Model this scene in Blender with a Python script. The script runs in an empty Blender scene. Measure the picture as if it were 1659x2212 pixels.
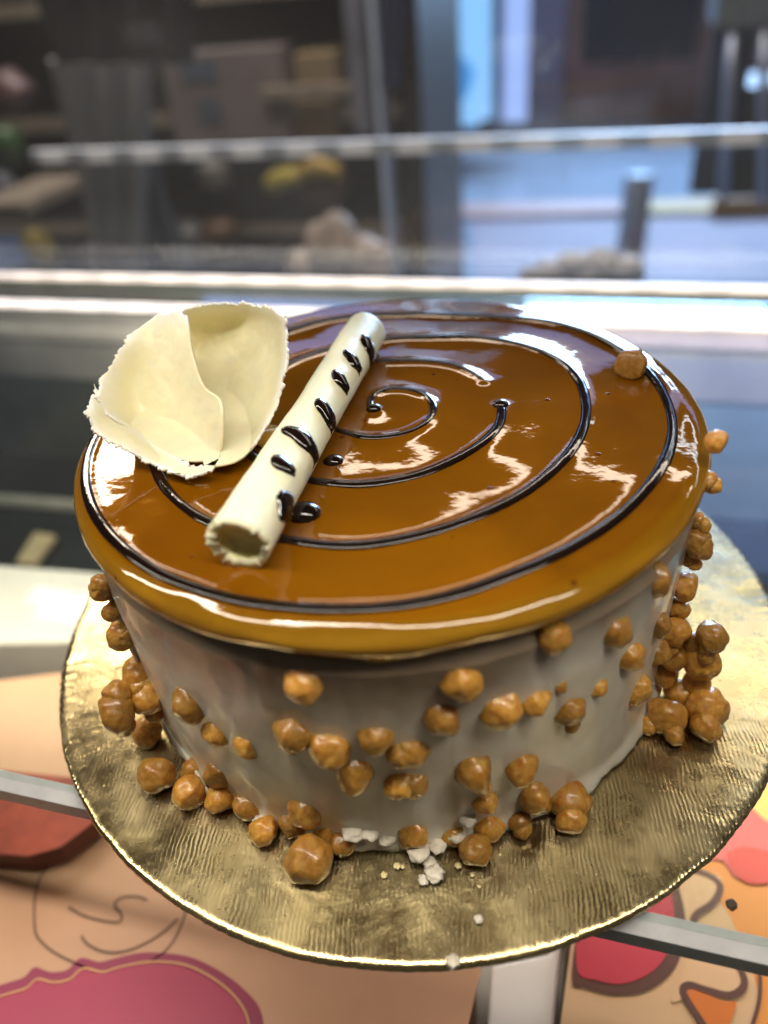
import bpy, math, random
import numpy as np
from mathutils import Vector, Matrix, noise
random.seed(7)
S = 0.01                                   # everything below is written in centimetres
scene = bpy.context.scene
COL = scene.collection

# ---------------------------------------------------------------- camera
ELEV, ROLL, FPX = 0.64308, -0.101238, 1639.51      # pitch below the horizon, roll, focal length for a 2212 px tall frame
CAM = np.array([-0.6022, 4.8303 - 28.3519 * math.cos(ELEV), 28.3519 * math.sin(ELEV)])
FWD = np.array([0, math.cos(ELEV), -math.sin(ELEV)])
_r = np.array([1.0, 0, 0]); _u = np.cross(_r, FWD)
RGT = math.cos(ROLL) * _r + math.sin(ROLL) * _u
UP = -math.sin(ROLL) * _r + math.cos(ROLL) * _u
cam = bpy.data.cameras.new('camera'); camo = bpy.data.objects.new('camera', cam); COL.objects.link(camo)
M3 = Matrix(((RGT[0], UP[0], -FWD[0]), (RGT[1], UP[1], -FWD[1]), (RGT[2], UP[2], -FWD[2])))
camo.matrix_world = Matrix.Translation(Vector(CAM * S)) @ M3.to_4x4()
cam.sensor_fit = 'VERTICAL'; cam.sensor_height = 36; cam.lens = FPX / 2212 * 36
cam.clip_start = 0.01; cam.clip_end = 60
cam.dof.use_dof = True; cam.dof.focus_distance = 0.182; cam.dof.aperture_fstop = 6.0
scene.camera = camo
# ---------------------------------------------------------------- light and exposure
scene.view_settings.view_transform = 'Standard'; scene.view_settings.look = 'None'
scene.view_settings.exposure = 0; scene.view_settings.gamma = 1
world = bpy.data.worlds.new('World'); scene.world = world; world.use_nodes = True
world.node_tree.nodes['Background'].inputs[0].default_value = (1.0, 0.86, 0.7, 1)
world.node_tree.nodes['Background'].inputs[1].default_value = 0.062
scene.cycles.max_bounces = 8; scene.cycles.transparent_max_bounces = 12
scene.cycles.caustics_reflective = False; scene.cycles.caustics_refractive = False
scene.cycles.use_denoising = True; scene.cycles.sample_clamp_indirect = 6

CY = math.radians(-18.7)                   # the display case is turned against the camera
U = np.array([math.cos(CY), math.sin(CY), 0]); V = np.array([-math.sin(CY), math.cos(CY), 0])
def uvz(u, v, z): return U * u + V * v + np.array([0, 0, z])

def area_lamp(name, u, v, z, su, sv, watts, col, aim):
    L = bpy.data.lights.new(name, 'AREA'); L.shape = 'RECTANGLE'; L.size = su * S; L.size_y = sv * S
    L.energy = watts; L.color = col
    o = bpy.data.objects.new(name, L); COL.objects.link(o)
    zax = -np.array(aim, float); zax /= np.linalg.norm(zax)
    yax = np.cross(zax, U); yax /= np.linalg.norm(yax)
    o.matrix_world = Matrix.Translation(Vector(uvz(u, v, z) * S)) @ Matrix(((U[0], yax[0], zax[0]), (U[1], yax[1], zax[1]), (U[2], yax[2], zax[2]))).to_4x4()
    return o
WARM = (1.0, 0.84, 0.66)
area_lamp('case_led_lamp', -5, 16.0, 20.0, 60, 1.7, 0.36, WARM, (0, 0, -1))
area_lamp('case_front_led_lamp', -4, -9.8, 25.0, 60, 2.0, 1.25, (1.0, .91, .77), uvz(0, -.3, -1))
area_lamp('side_led_lamp', -50, 8, 8, 14, 4, 1.2, (1, .9, .8), U)
area_lamp('added_highlight_lamp', -22, 13.5, 20.0, 9, 4, 0.32, WARM, (0, 0, -1))  # added panel that widens the white highlight on the left glaze
area_lamp('added_cool_lamp', 20, 21.5, 20.1, 22, 1.0, 0.065, (.85, .95, 1), (0, 0, -1))  # added strip that puts cool sparkle on the right of the foil
area_lamp('added_lower_fill', 0, 19, -1.6, 60, 1.2, 0.4, (1, .88, .78), uvz(0, 1, -.9))  # added under the shelf so the riser bands catch light
area_lamp('lower_deck_lamp', -2, 2, -1.6, 60, 3, 0.62, (1, .80, .60), (0, 0, -1))
area_lamp('shop_ceiling_lamp', -60, 120, 150, 120, 80, 42, (1, .9, .8), (0, 0, -1))
area_lamp('doorway_daylight', 30, 520, 120, 160, 180, 420, (.42, .66, 1), -V)

# ---------------------------------------------------------------- measuring helpers (frame measured at 1659 x 2212)
def ray(px, py):
    return FWD + (px - 829.5) / FPX * RGT - (py - 1106) / FPX * UP
def on_z(px, py, z):
    d = ray(px, py); return CAM + d * (z - CAM[2]) / d[2]
def at_depth(px, py, t): return CAM + ray(px, py) * t
def on_v(px, py, v):
    d = ray(px, py); t = (v - CAM @ V) / (d @ V); P = CAM + t * d
    return P @ U, P[2]
CX, CYY, H = -0.3215, -0.6468, 7.1758      # cake axis, height of the glaze rim
AX = np.array([CX, CYY, 0])
def on_side(px, py, R):
    d = ray(px, py); o = CAM[:2] - AX[:2]; dd = d[:2]
    a = dd @ dd; b = 2 * o @ dd; c = o @ o - R * R; D = b * b - 4 * a * c
    t = (-b - math.sqrt(D)) / (2 * a) if D > 0 else -b / (2 * a)
    P = CAM + t * d
    if P[2] < 0.3:
        P = on_z(px, py, 0.3)
    return P

# ---------------------------------------------------------------- materials
def new_mat(name):
    m = bpy.data.materials.new(name); m.use_nodes = True
    return m, m.node_tree, m.node_tree.nodes['Principled BSDF']
def N(nt, t, **kw):
    n = nt.nodes.new(t)
    for k, v in kw.items():
        if k in n.inputs: n.inputs[k].default_value = v
        else: setattr(n, k, v)
    return n
def coords(nt): return N(nt, 'ShaderNodeTexCoord').outputs['Object']
def ramp(nt, fac, stops, interp='LINEAR'):
    r = N(nt, 'ShaderNodeValToRGB'); r.color_ramp.interpolation = interp
    e = r.color_ramp.elements
    while len(e) < len(stops): e.new(0.5)
    for k, (p, c) in enumerate(stops):
        e[k].position = p; e[k].color = (*c, 1)
    nt.links.new(fac, r.inputs[0]); return r.outputs[0]
def simple(name, col, rough=0.5, metal=0.0, var=0.25, scale=40, bump=0.0, bscale=200, coat=0.0, sss=0.0, emit=None, estr=0):
    m, nt, b = new_mat(name); L = nt.links
    co = coords(nt)
    nz = N(nt, 'ShaderNodeTexNoise', Scale=float(scale), Detail=5.0, Roughness=0.6); L.new(co, nz.inputs['Vector'])
    lo = tuple(max(0, c * (1 - var)) for c in col); hi = tuple(min(1, c * (1 + var)) for c in col)
    L.new(ramp(nt, nz.outputs['Fac'], [(0.3, lo), (0.7, hi)]), b.inputs['Base Color'])
    b.inputs['Roughness'].default_value = rough; b.inputs['Metallic'].default_value = metal
    b.inputs['Coat Weight'].default_value = coat; b.inputs['Coat Roughness'].default_value = 0.06
    if sss:
        b.inputs['Subsurface Weight'].default_value = sss; b.inputs['Subsurface Radius'].default_value = (1, .5, .2); b.inputs['Subsurface Scale'].default_value = 0.003
    if bump:
        n2 = N(nt, 'ShaderNodeTexNoise', Scale=float(bscale), Detail=6.0); L.new(co, n2.inputs['Vector'])
        bp = N(nt, 'ShaderNodeBump', Strength=float(bump), Distance=0.001); L.new(n2.outputs['Fac'], bp.inputs['Height']); L.new(bp.outputs[0], b.inputs['Normal'])
    if emit:
        b.inputs['Emission Color'].default_value = (*emit, 1); b.inputs['Emission Strength'].default_value = estr
    return m

def glass_mat(name, tint=(0.95, 0.98, 0.96), ior=1.5, boost=1.0, rough=0.0, film=.02):
    m, nt, b = new_mat(name); nt.nodes.remove(b); L = nt.links
    out = nt.nodes['Material Output']
    tr = N(nt, 'ShaderNodeBsdfTransparent', Color=(*tint, 1)); gl = N(nt, 'ShaderNodeBsdfGlossy', Color=(1, 1, 1, 1), Roughness=rough)
    ge = N(nt, 'ShaderNodeNewGeometry'); dt = N(nt, 'ShaderNodeVectorMath', operation='DOT_PRODUCT'); L.new(ge.outputs['Normal'], dt.inputs[0]); L.new(ge.outputs['Incoming'], dt.inputs[1])
    ab = N(nt, 'ShaderNodeMath', operation='ABSOLUTE'); L.new(dt.outputs['Value'], ab.inputs[0])
    om = N(nt, 'ShaderNodeMath', operation='SUBTRACT'); om.inputs[0].default_value = 1; L.new(ab.outputs[0], om.inputs[1])
    pw = N(nt, 'ShaderNodeMath', operation='POWER'); pw.inputs[1].default_value = 5; L.new(om.outputs[0], pw.inputs[0])
    fr = N(nt, 'ShaderNodeMath', operation='MULTIPLY_ADD'); fr.inputs[1].default_value = .96; fr.inputs[2].default_value = .04; L.new(pw.outputs[0], fr.inputs[0]); mx = N(nt, 'ShaderNodeMixShader')
    mul = N(nt, 'ShaderNodeMath', operation='MULTIPLY'); mul.inputs[1].default_value = boost; mul.use_clamp = True
    # a faint film of dust and wiping marks
    nz = N(nt, 'ShaderNodeTexNoise', Scale=9.0, Detail=6.0); L.new(coords(nt), nz.inputs['Vector'])
    df = N(nt, 'ShaderNodeBsdfDiffuse', Color=(.8, .82, .86, 1)); mx2 = N(nt, 'ShaderNodeMixShader')
    mr = N(nt, 'ShaderNodeMapRange'); mr.inputs['From Min'].default_value = .45; mr.inputs['From Max'].default_value = .8; mr.inputs['To Min'].default_value = film * .5; mr.inputs['To Max'].default_value = film
    L.new(nz.outputs['Fac'], mr.inputs['Value']); L.new(mr.outputs[0], mx2.inputs[0])
    L.new(fr.outputs[0], mul.inputs[0]); L.new(mul.outputs[0], mx.inputs[0]); L.new(tr.outputs[0], mx.inputs[1]); L.new(gl.outputs[0], mx.inputs[2])
    L.new(mx.outputs[0], mx2.inputs[1]); L.new(df.outputs[0], mx2.inputs[2]); L.new(mx2.outputs[0], out.inputs[0])
    return m

# caramel mirror glaze
def glaze_material():
    m, nt, b = new_mat('caramel_glaze'); L = nt.links; co = coords(nt)
    nz = N(nt, 'ShaderNodeTexNoise', Scale=22.0, Detail=4.0, Roughness=0.55, Distortion=0.6); L.new(co, nz.inputs['Vector'])
    top = ramp(nt, nz.outputs['Fac'], [(0.3, (0.19, 0.14, 0.035)), (0.72, (0.32, 0.24, 0.06))])
    sep = N(nt, 'ShaderNodeSeparateXYZ'); L.new(co, sep.inputs[0])
    # the gel thins out over the rim (cream shows through, golden) and pools dark under it, with the lip shadow painted in
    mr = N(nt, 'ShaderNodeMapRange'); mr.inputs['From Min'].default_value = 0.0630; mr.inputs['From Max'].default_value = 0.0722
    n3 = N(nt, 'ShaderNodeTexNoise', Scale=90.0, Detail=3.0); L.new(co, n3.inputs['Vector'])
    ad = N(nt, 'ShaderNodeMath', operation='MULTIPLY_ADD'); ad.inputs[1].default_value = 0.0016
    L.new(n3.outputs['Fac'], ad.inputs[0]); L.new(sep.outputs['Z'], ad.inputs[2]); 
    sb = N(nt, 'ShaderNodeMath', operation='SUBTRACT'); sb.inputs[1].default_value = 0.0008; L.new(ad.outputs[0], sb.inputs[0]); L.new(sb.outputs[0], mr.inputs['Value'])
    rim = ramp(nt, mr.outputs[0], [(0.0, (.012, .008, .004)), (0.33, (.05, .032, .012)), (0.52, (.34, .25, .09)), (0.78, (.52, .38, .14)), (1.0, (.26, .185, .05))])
    # radius mask
    vm = N(nt, 'ShaderNodeVectorMath', operation='LENGTH'); cx = N(nt, 'ShaderNodeCombineXYZ'); L.new(sep.outputs['X'], cx.inputs[0]); L.new(sep.outputs['Y'], cx.inputs[1]); L.new(cx.outputs[0], vm.inputs[0])
    rm = N(nt, 'ShaderNodeMapRange'); rm.inputs['From Min'].default_value = 0.0748; rm.inputs['From Max'].default_value = 0.0776; L.new(vm.outputs['Value'], rm.inputs['Value'])
    mix = N(nt, 'ShaderNodeMix', data_type='RGBA'); L.new(rm.outputs[0], mix.inputs[0]); L.new(top, mix.inputs[6]); L.new(rim, mix.inputs[7])
    # tiny bubbles caught in the gel
    vo = N(nt, 'ShaderNodeTexVoronoi', Scale=190.0, feature='F1'); L.new(co, vo.inputs['Vector'])
    sc = N(nt, 'ShaderNodeSeparateColor'); L.new(vo.outputs['Color'], sc.inputs[0])
    g1 = N(nt, 'ShaderNodeMath', operation='GREATER_THAN'); g1.inputs[1].default_value = 0.80; L.new(sc.outputs[0], g1.inputs[0])
    l1 = N(nt, 'ShaderNodeMath', operation='LESS_THAN'); l1.inputs[1].default_value = 0.14; L.new(vo.outputs['Distance'], l1.inputs[0])
    mu = N(nt, 'ShaderNodeMath', operation='MULTIPLY'); L.new(g1.outputs[0], mu.inputs[0]); L.new(l1.outputs[0], mu.inputs[1])
    m5 = N(nt, 'ShaderNodeMath', operation='MULTIPLY'); m5.inputs[1].default_value = .75; L.new(mu.outputs[0], m5.inputs[0])
    mx2 = N(nt, 'ShaderNodeMix', data_type='RGBA'); mx2.inputs[7].default_value = (.10, .03, .004, 1); L.new(m5.outputs[0], mx2.inputs[0]); L.new(mix.outputs[2], mx2.inputs[6])
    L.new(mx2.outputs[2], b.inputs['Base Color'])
    L.new(ramp(nt, rm.outputs[0], [(0.0, (.72, .38, .05)), (1.0, (.86, .60, .13))]), b.inputs['Coat Tint'])
    b.inputs['Roughness'].default_value = 0.12; b.inputs['Coat Weight'].default_value = 1; b.inputs['Coat Roughness'].default_value = 0.02; b.inputs['Coat IOR'].default_value = 1.5; b.inputs['Coat Tint'].default_value = (.72, .38, .05, 1); b.inputs['Specular IOR Level'].default_value = .1
    n4 = N(nt, 'ShaderNodeTexNoise', Scale=160.0, Detail=3.0); L.new(co, n4.inputs['Vector'])
    a2 = N(nt, 'ShaderNodeMath', operation='MULTIPLY_ADD'); a2.inputs[1].default_value = 3.0; L.new(mu.outputs[0], a2.inputs[0]); L.new(n4.outputs['Fac'], a2.inputs[2])
    bp = N(nt, 'ShaderNodeBump', Strength=0.16, Distance=0.0005); L.new(a2.outputs[0], bp.inputs['Height'])
    L.new(bp.outputs[0], b.inputs['Normal']); L.new(bp.outputs[0], b.inputs['Coat Normal'])
    return m

def foil_material():
    m, nt, b = new_mat('gold_foil'); L = nt.links; co = coords(nt)
    mp = N(nt, 'ShaderNodeMapping'); mp.inputs['Rotation'].default_value = (0, 0, math.radians(8)); L.new(co, mp.inputs[0])
    wv = N(nt, 'ShaderNodeTexWave', Scale=290.0, Distortion=9.0, Detail=3.0); wv.inputs['Detail Scale'].default_value = .35; wv.inputs['Detail Roughness'].default_value = .6
    L.new(mp.outputs[0], wv.inputs['Vector'])
    mp2 = N(nt, 'ShaderNodeMapping'); mp2.inputs['Scale'].default_value = (1, .38, 1); L.new(mp.outputs[0], mp2.inputs[0])
    vo = N(nt, 'ShaderNodeTexNoise', Scale=420.0, Detail=3.0, Roughness=.6); L.new(mp2.outputs[0], vo.inputs['Vector'])
    nz = N(nt, 'ShaderNodeTexNoise', Scale=45.0, Detail=5.0, Distortion=.8); L.new(co, nz.inputs['Vector'])
    ms = N(nt, 'ShaderNodeMapRange'); ms.inputs['From Min'].default_value = .35; ms.inputs['From Max'].default_value = .62; ms.inputs['To Min'].default_value = .15; L.new(nz.outputs['Fac'], ms.inputs['Value'])
    wh = N(nt, 'ShaderNodeMath', operation='MULTIPLY'); wh.inputs[1].default_value = .75; L.new(wv.outputs['Fac'], wh.inputs[0])
    w2 = N(nt, 'ShaderNodeMath', operation='MULTIPLY'); L.new(wh.outputs[0], w2.inputs[0]); L.new(ms.outputs[0], w2.inputs[1])
    a1 = N(nt, 'ShaderNodeMath', operation='MULTIPLY_ADD'); a1.inputs[1].default_value = 1.3; L.new(vo.outputs['Fac'], a1.inputs[0]); L.new(w2.outputs[0], a1.inputs[2])
    a2 = N(nt, 'ShaderNodeMath', operation='MULTIPLY_ADD'); a2.inputs[1].default_value = 7.0; L.new(nz.outputs['Fac'], a2.inputs[0]); L.new(a1.outputs[0], a2.inputs[2])
    bp = N(nt, 'ShaderNodeBump', Strength=.45, Distance=0.00018); L.new(a2.outputs[0], bp.inputs['Height']); L.new(bp.outputs[0], b.inputs['Normal'])
    b.inputs['Metallic'].default_value = 1
    n8 = N(nt, 'ShaderNodeTexNoise', Scale=70.0, Detail=6.0, Roughness=.7); L.new(co, n8.inputs['Vector'])
    rr = N(nt, 'ShaderNodeMapRange'); rr.inputs['From Min'].default_value = .35; rr.inputs['From Max'].default_value = .65; rr.inputs['To Min'].default_value = .18; rr.inputs['To Max'].default_value = .36
    L.new(n8.outputs['Fac'], rr.inputs['Value']); L.new(rr.outputs[0], b.inputs['Roughness'])
    L.new(ramp(nt, nz.outputs['Fac'], [(.3, (.60, .48, .23)), (.7, (.76, .64, .36))]), b.inputs['Base Color'])
    return m

def cream_material():
    m, nt, b = new_mat('whipped_cream'); L = nt.links; co = coords(nt)
    mp = N(nt, 'ShaderNodeMapping'); mp.inputs['Scale'].default_value = (1, 1, 1.2); L.new(co, mp.inputs[0])
    nz = N(nt, 'ShaderNodeTexNoise', Scale=32.0, Detail=5.0, Distortion=.7); L.new(mp.outputs[0], nz.inputs['Vector'])
    L.new(ramp(nt, nz.outputs['Fac'], [(.3, (.70, .62, .47)), (.5, (.84, .78, .66)), (.7, (.90, .86, .77))]), b.inputs['Base Color'])
    # syrup that has run down in narrow streaks
    m9 = N(nt, 'ShaderNodeMapping'); m9.inputs['Scale'].default_value = (1, 1, .07); L.new(co, m9.inputs[0])
    n9 = N(nt, 'ShaderNodeTexNoise', Scale=105.0, Detail=3.0, Distortion=.25); L.new(m9.outputs[0], n9.inputs['Vector'])
    na = N(nt, 'ShaderNodeTexNoise', Scale=42.0, Detail=3.0); L.new(co, na.inputs['Vector'])
    r9 = N(nt, 'ShaderNodeMapRange'); r9.inputs['From Min'].default_value = .56; r9.inputs['From Max'].default_value = .66; L.new(n9.outputs['Fac'], r9.inputs['Value'])
    ra = N(nt, 'ShaderNodeMapRange'); ra.inputs['From Min'].default_value = .45; ra.inputs['From Max'].default_value = .60; ra.inputs['To Max'].default_value = .8; L.new(na.outputs['Fac'], ra.inputs['Value'])
    p9 = N(nt, 'ShaderNodeMath', operation='MULTIPLY'); L.new(r9.outputs[0], p9.inputs[0]); L.new(ra.outputs[0], p9.inputs[1])
    x9 = N(nt, 'ShaderNodeMix', data_type='RGBA'); x9.inputs[7].default_value = (.40, .27, .11, 1); L.new(p9.outputs[0], x9.inputs[0])
    L.new(b.inputs['Base Color'].links[0].from_socket, x9.inputs[6]); L.new(x9.outputs[2], b.inputs['Base Color'])
    # caramel that has seeped down from the glaze, with rim shadow painted into its brown
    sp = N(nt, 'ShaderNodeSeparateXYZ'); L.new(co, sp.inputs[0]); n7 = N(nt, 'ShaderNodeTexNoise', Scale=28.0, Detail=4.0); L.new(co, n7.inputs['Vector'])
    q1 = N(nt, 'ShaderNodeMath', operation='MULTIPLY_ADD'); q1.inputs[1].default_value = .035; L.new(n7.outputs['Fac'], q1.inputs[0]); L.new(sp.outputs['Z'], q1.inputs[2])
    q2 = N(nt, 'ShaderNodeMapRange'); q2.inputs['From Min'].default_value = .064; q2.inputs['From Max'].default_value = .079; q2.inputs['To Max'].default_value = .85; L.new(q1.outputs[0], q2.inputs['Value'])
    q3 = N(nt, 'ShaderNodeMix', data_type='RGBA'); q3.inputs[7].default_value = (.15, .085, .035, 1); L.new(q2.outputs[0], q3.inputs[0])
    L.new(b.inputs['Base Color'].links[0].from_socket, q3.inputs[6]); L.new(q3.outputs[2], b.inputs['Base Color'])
    n2 = N(nt, 'ShaderNodeTexNoise', Scale=240.0, Detail=5.0); L.new(mp.outputs[0], n2.inputs['Vector'])
    ad = N(nt, 'ShaderNodeMath', operation='MULTIPLY_ADD'); ad.inputs[1].default_value = 3; L.new(nz.outputs['Fac'], ad.inputs[0]); L.new(n2.outputs['Fac'], ad.inputs[2])
    bp = N(nt, 'ShaderNodeBump', Strength=.25, Distance=.0005); L.new(ad.outputs[0], bp.inputs['Height']); L.new(bp.outputs[0], b.inputs['Normal'])
    b.inputs['Roughness'].default_value = .40; b.inputs['Coat Weight'].default_value = .7; b.inputs['Coat Roughness'].default_value = .12
    b.inputs['Subsurface Weight'].default_value = .3; b.inputs['Subsurface Scale'].default_value = .003
    return m

def chip_material():
    m, nt, b = new_mat('butterscotch'); L = nt.links; co = coords(nt)
    nz = N(nt, 'ShaderNodeTexNoise', Scale=260.0, Detail=5.0, Roughness=.65); L.new(co, nz.inputs['Vector'])
    oi = N(nt, 'ShaderNodeObjectInfo')
    c = ramp(nt, nz.outputs['Fac'], [(.3, (.40, .16, .02)), (.5, (.58, .285, .045)), (.72, (.74, .44, .11))])
    hs = N(nt, 'ShaderNodeHueSaturation'); mr = N(nt, 'ShaderNodeMapRange'); mr.inputs['To Min'].default_value = .6; mr.inputs['To Max'].default_value = 1.15
    L.new(oi.outputs['Random'], mr.inputs['Value']); L.new(mr.outputs[0], hs.inputs['Value']); L.new(c, hs.inputs['Color']); L.new(hs.outputs[0], b.inputs['Base Color'])
    b.inputs['Roughness'].default_value = .42; b.inputs['Coat Weight'].default_value = .5; b.inputs['Coat Roughness'].default_value = .15
    b.inputs['Subsurface Weight'].default_value = .5; b.inputs['Subsurface Radius'].default_value = (1, .4, .12); b.inputs['Subsurface Scale'].default_value = .004
    n2 = N(nt, 'ShaderNodeTexNoise', Scale=700.0, Detail=6.0); L.new(co, n2.inputs['Vector'])
    bp = N(nt, 'ShaderNodeBump', Strength=.35, Distance=.0003); L.new(n2.outputs['Fac'], bp.inputs['Height']); L.new(bp.outputs[0], b.inputs['Normal'])
    return m

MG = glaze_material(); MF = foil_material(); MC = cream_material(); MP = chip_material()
M_CHOC = simple('dark_chocolate_gel', (.008, .004, .003), .06, coat=0.3, var=.3, bump=.08, bscale=300)
M_WHITE = simple('white_chocolate', (.82, .80, .56), .42, var=.06, scale=60, bump=.25, bscale=220, sss=.3)
M_WHITEIN = simple('white_chocolate_lit_hollow', (.88, .85, .45), .5, var=.08, scale=90, bump=.2)  # brighter yellow stands for light coming through the roll wall
M_PETAL = simple('petal_chocolate', (.80, .74, .52), .42, var=.10, scale=60, bump=.3, bscale=200, sss=.3)
_nt = M_PETAL.node_tree; _b = _nt.nodes['Principled BSDF']; _c = _b.inputs['Base Color'].links[0].from_socket
_a = N(_nt, 'ShaderNodeAttribute'); _a.attribute_name = 'edge'; _m = N(_nt, 'ShaderNodeMix', data_type='RGBA'); _m.inputs[7].default_value = (.90, .86, .77, 1)
_nt.links.new(_a.outputs['Fac'], _m.inputs[0]); _nt.links.new(_c, _m.inputs[6]); _nt.links.new(_m.outputs[2], _b.inputs['Base Color'])
M_CRUMB = simple('cake_crumb', (.80, .66, .34), .7, var=.3, scale=300, bump=.6, bscale=900)
M_SCRAP = simple('smeared_cream', (.72, .66, .54), .45, var=.2, scale=200, bump=.3, bscale=700)
M_GLASS = glass_mat('shelf_glass', (.90, .95, .93)); M_PANE = glass_mat('pane_glass', (.93, .95, .97), film=.038)
M_EDGE = simple('ground_glass_edge', (.30, .36, .36), .3, var=.15, scale=200)
M_EDGEHI = simple('bevelled_glass_edge', (.62, .62, .64), .15, var=.1, scale=100)
M_RAIL = simple('green_grey_rail', (.10, .12, .09), .35, var=.2, metal=.4)

# ---------------------------------------------------------------- mesh helpers
def tag(o, label=None, cat=None, group=None, kind=None):
    if label: o['label'] = label
    if cat: o['category'] = cat
    if group: o['group'] = group
    if kind: o['kind'] = kind
    return o
def empty(name, loc, label, cat, group=None):
    o = bpy.data.objects.new(name, None); COL.objects.link(o); o.location = Vector(np.array(loc) * S); o.empty_display_size = .01
    return tag(o, label, cat, group)
def mesh_obj(name, verts, faces, mat, parent=None, origin=None, smooth=True):
    if origin is None:
        origin = np.array(parent.matrix_basis.translation) / S if parent is not None and parent.parent is None else (np.array(parent['_w']) if parent is not None and '_w' in parent else np.mean(np.array(verts), 0))
    origin = np.array(origin, float)
    v = (np.array(verts, float) - origin) * S
    me = bpy.data.meshes.new(name); me.from_pydata(v.tolist(), [], [tuple(f) for f in faces]); me.update()
    if smooth: me.polygons.foreach_set('use_smooth', [True] * len(me.polygons))
    for mm in (mat if isinstance(mat, (list, tuple)) else [mat]): me.materials.append(mm)
    o = bpy.data.objects.new(name, me); COL.objects.link(o)
    if parent is not None:
        o.parent = parent
        po = wloc(parent); o.location = Vector((origin - po) * S)
    else:
        o.location = Vector(origin * S)
    return o
def wloc(o):
    p = np.zeros(3)
    while o is not None:
        p += np.array(o.location) / S; o = o.parent
    return p
class MB:
    def __init__(s): s.v = []; s.f = []
    def add(s, v, f):
        n = len(s.v); s.v += [np.array(a, float) for a in v]; s.f += [tuple(n + i for i in q) for q in f]; return s
    def box(s, u0, u1, v0, v1, z0, z1, j=0.0):
        c = [uvz(a, b, z) for z in (z0, z1) for a, b in ((u0, v0), (u1, v0), (u1, v1), (u0, v1))]
        if j: c = [p + np.array([random.uniform(-j, j) for _ in range(3)]) for p in c]
        return s.add(c, [(0, 3, 2, 1), (4, 5, 6, 7), (0, 1, 5, 4), (1, 2, 6, 5), (2, 3, 7, 6), (3, 0, 4, 7)])
    def tube(s, pts, rad, n=12, caps=True, flat=1.0, thin=None):
        pts = [np.array(p, float) for p in pts]; m = len(pts); R = rad if hasattr(rad, '__len__') else [rad] * m
        ring = []
        for i, p in enumerate(pts):
            t = pts[min(i + 1, m - 1)] - pts[max(i - 1, 0)]; t /= np.linalg.norm(t) + 1e-9
            up = np.array([0, 0, 1.]) if abs(t[2]) < .95 else np.array([1., 0, 0])
            if thin is not None: up = thin(p)
            a = np.cross(t, up); a /= np.linalg.norm(a); b = np.cross(a, t)
            ring += [p + R[i] * (math.cos(k * 2 * math.pi / n) * a + flat * math.sin(k * 2 * math.pi / n) * b) for k in range(n)]
        f = [(i * n + k, i * n + (k + 1) % n, (i + 1) * n + (k + 1) % n, (i + 1) * n + k) for i in range(m - 1) for k in range(n)]
        if caps: f += [tuple(reversed(range(n))), tuple((m - 1) * n + k for k in range(n))]
        return s.add(ring, f)
    def lathe(s, prof, c, n=96):
        v = []; m = len(prof)
        for r, z in prof: v += [(c[0] + r * math.cos(2 * math.pi * k / n), c[1] + r * math.sin(2 * math.pi * k / n), c[2] + z) for k in range(n)]
        f = [(i * n + k, i * n + (k + 1) % n, (i + 1) * n + (k + 1) % n, (i + 1) * n + k) for i in range(m - 1) for k in range(n)]
        return s.add(v, f)
    def prism(s, poly, z0, z1):
        n = len(poly); v = [(x, y, z) for z in (z0, z1) for x, y in poly]
        a = sum(poly[i][0] * poly[(i + 1) % n][1] - poly[(i + 1) % n][0] * poly[i][1] for i in range(n))
        f = [tuple(reversed(range(n))), tuple(range(n, 2 * n))] + [(k, (k + 1) % n, n + (k + 1) % n, n + k) for k in range(n)]
        if a < 0: f = [tuple(reversed(q)) for q in f]
        return s.add(v, f)
    def build(s, name, mat, parent=None, origin=None, smooth=False, bevel=0.0):
        o = mesh_obj(name, s.v, s.f, mat, parent, origin, smooth)
        if bevel:
            b = o.modifiers.new('bevel', 'BEVEL'); b.width = bevel * S; b.segments = 2; b.limit_method = 'ANGLE'
        return o
def smooth_curve(P, k=8, closed=False):
    P = [np.array(p, float) for p in P]; n = len(P); out = []
    for i in range(n if closed else n - 1):
        a, b, c, d = (P[(i - 1) % n] if closed or i > 0 else P[0]), P[i], P[(i + 1) % n], (P[(i + 2) % n] if closed or i + 2 < n else P[n - 1])
        for q in range(k):
            t = q / k; out.append(.5 * ((2 * b) + (c - a) * t + (2 * a - 5 * b + 4 * c - d) * t * t + (3 * b - a - 3 * c + d) * t ** 3))
    if not closed: out.append(P[-1])
    return out
def fbm(p, sc, o=4):
    return noise.fractal(Vector(p) * sc, 0.9, 2.0, o)

# ================================================================ THE CASE
# glass shelf the board stands on
SH0, SH1 = -1.05, -0.27
sh = empty('glass_shelf', uvz(0, 10, SH0), 'clear glass shelf whose grey front edge shows below the gold cake board', 'shelf')
MB().box(-60, 60, -8.45, 27.0, SH0, SH1).build('shelf_pane', M_GLASS, sh)
MB().box(-60, 60, -8.72, -8.451, SH0, SH1 - .28).build('edge', M_EDGE, sh)
mb = MB(); mb.add([uvz(-60, -8.72, SH1 - .278), uvz(60, -8.72, SH1 - .278), uvz(60, -8.30, SH1 + .004), uvz(-60, -8.30, SH1 + .004)], [(0, 1, 2, 3)])
mb.build('bevel', M_EDGEHI, sh)
# pane of the case
pn = MB().box(-70, 70, 28.0, 28.4, -1.2, 20.4).build('display_case_pane', M_PANE)
tag(pn, 'clear upright glass pane of the display case behind the cake', 'glass pane')

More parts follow.
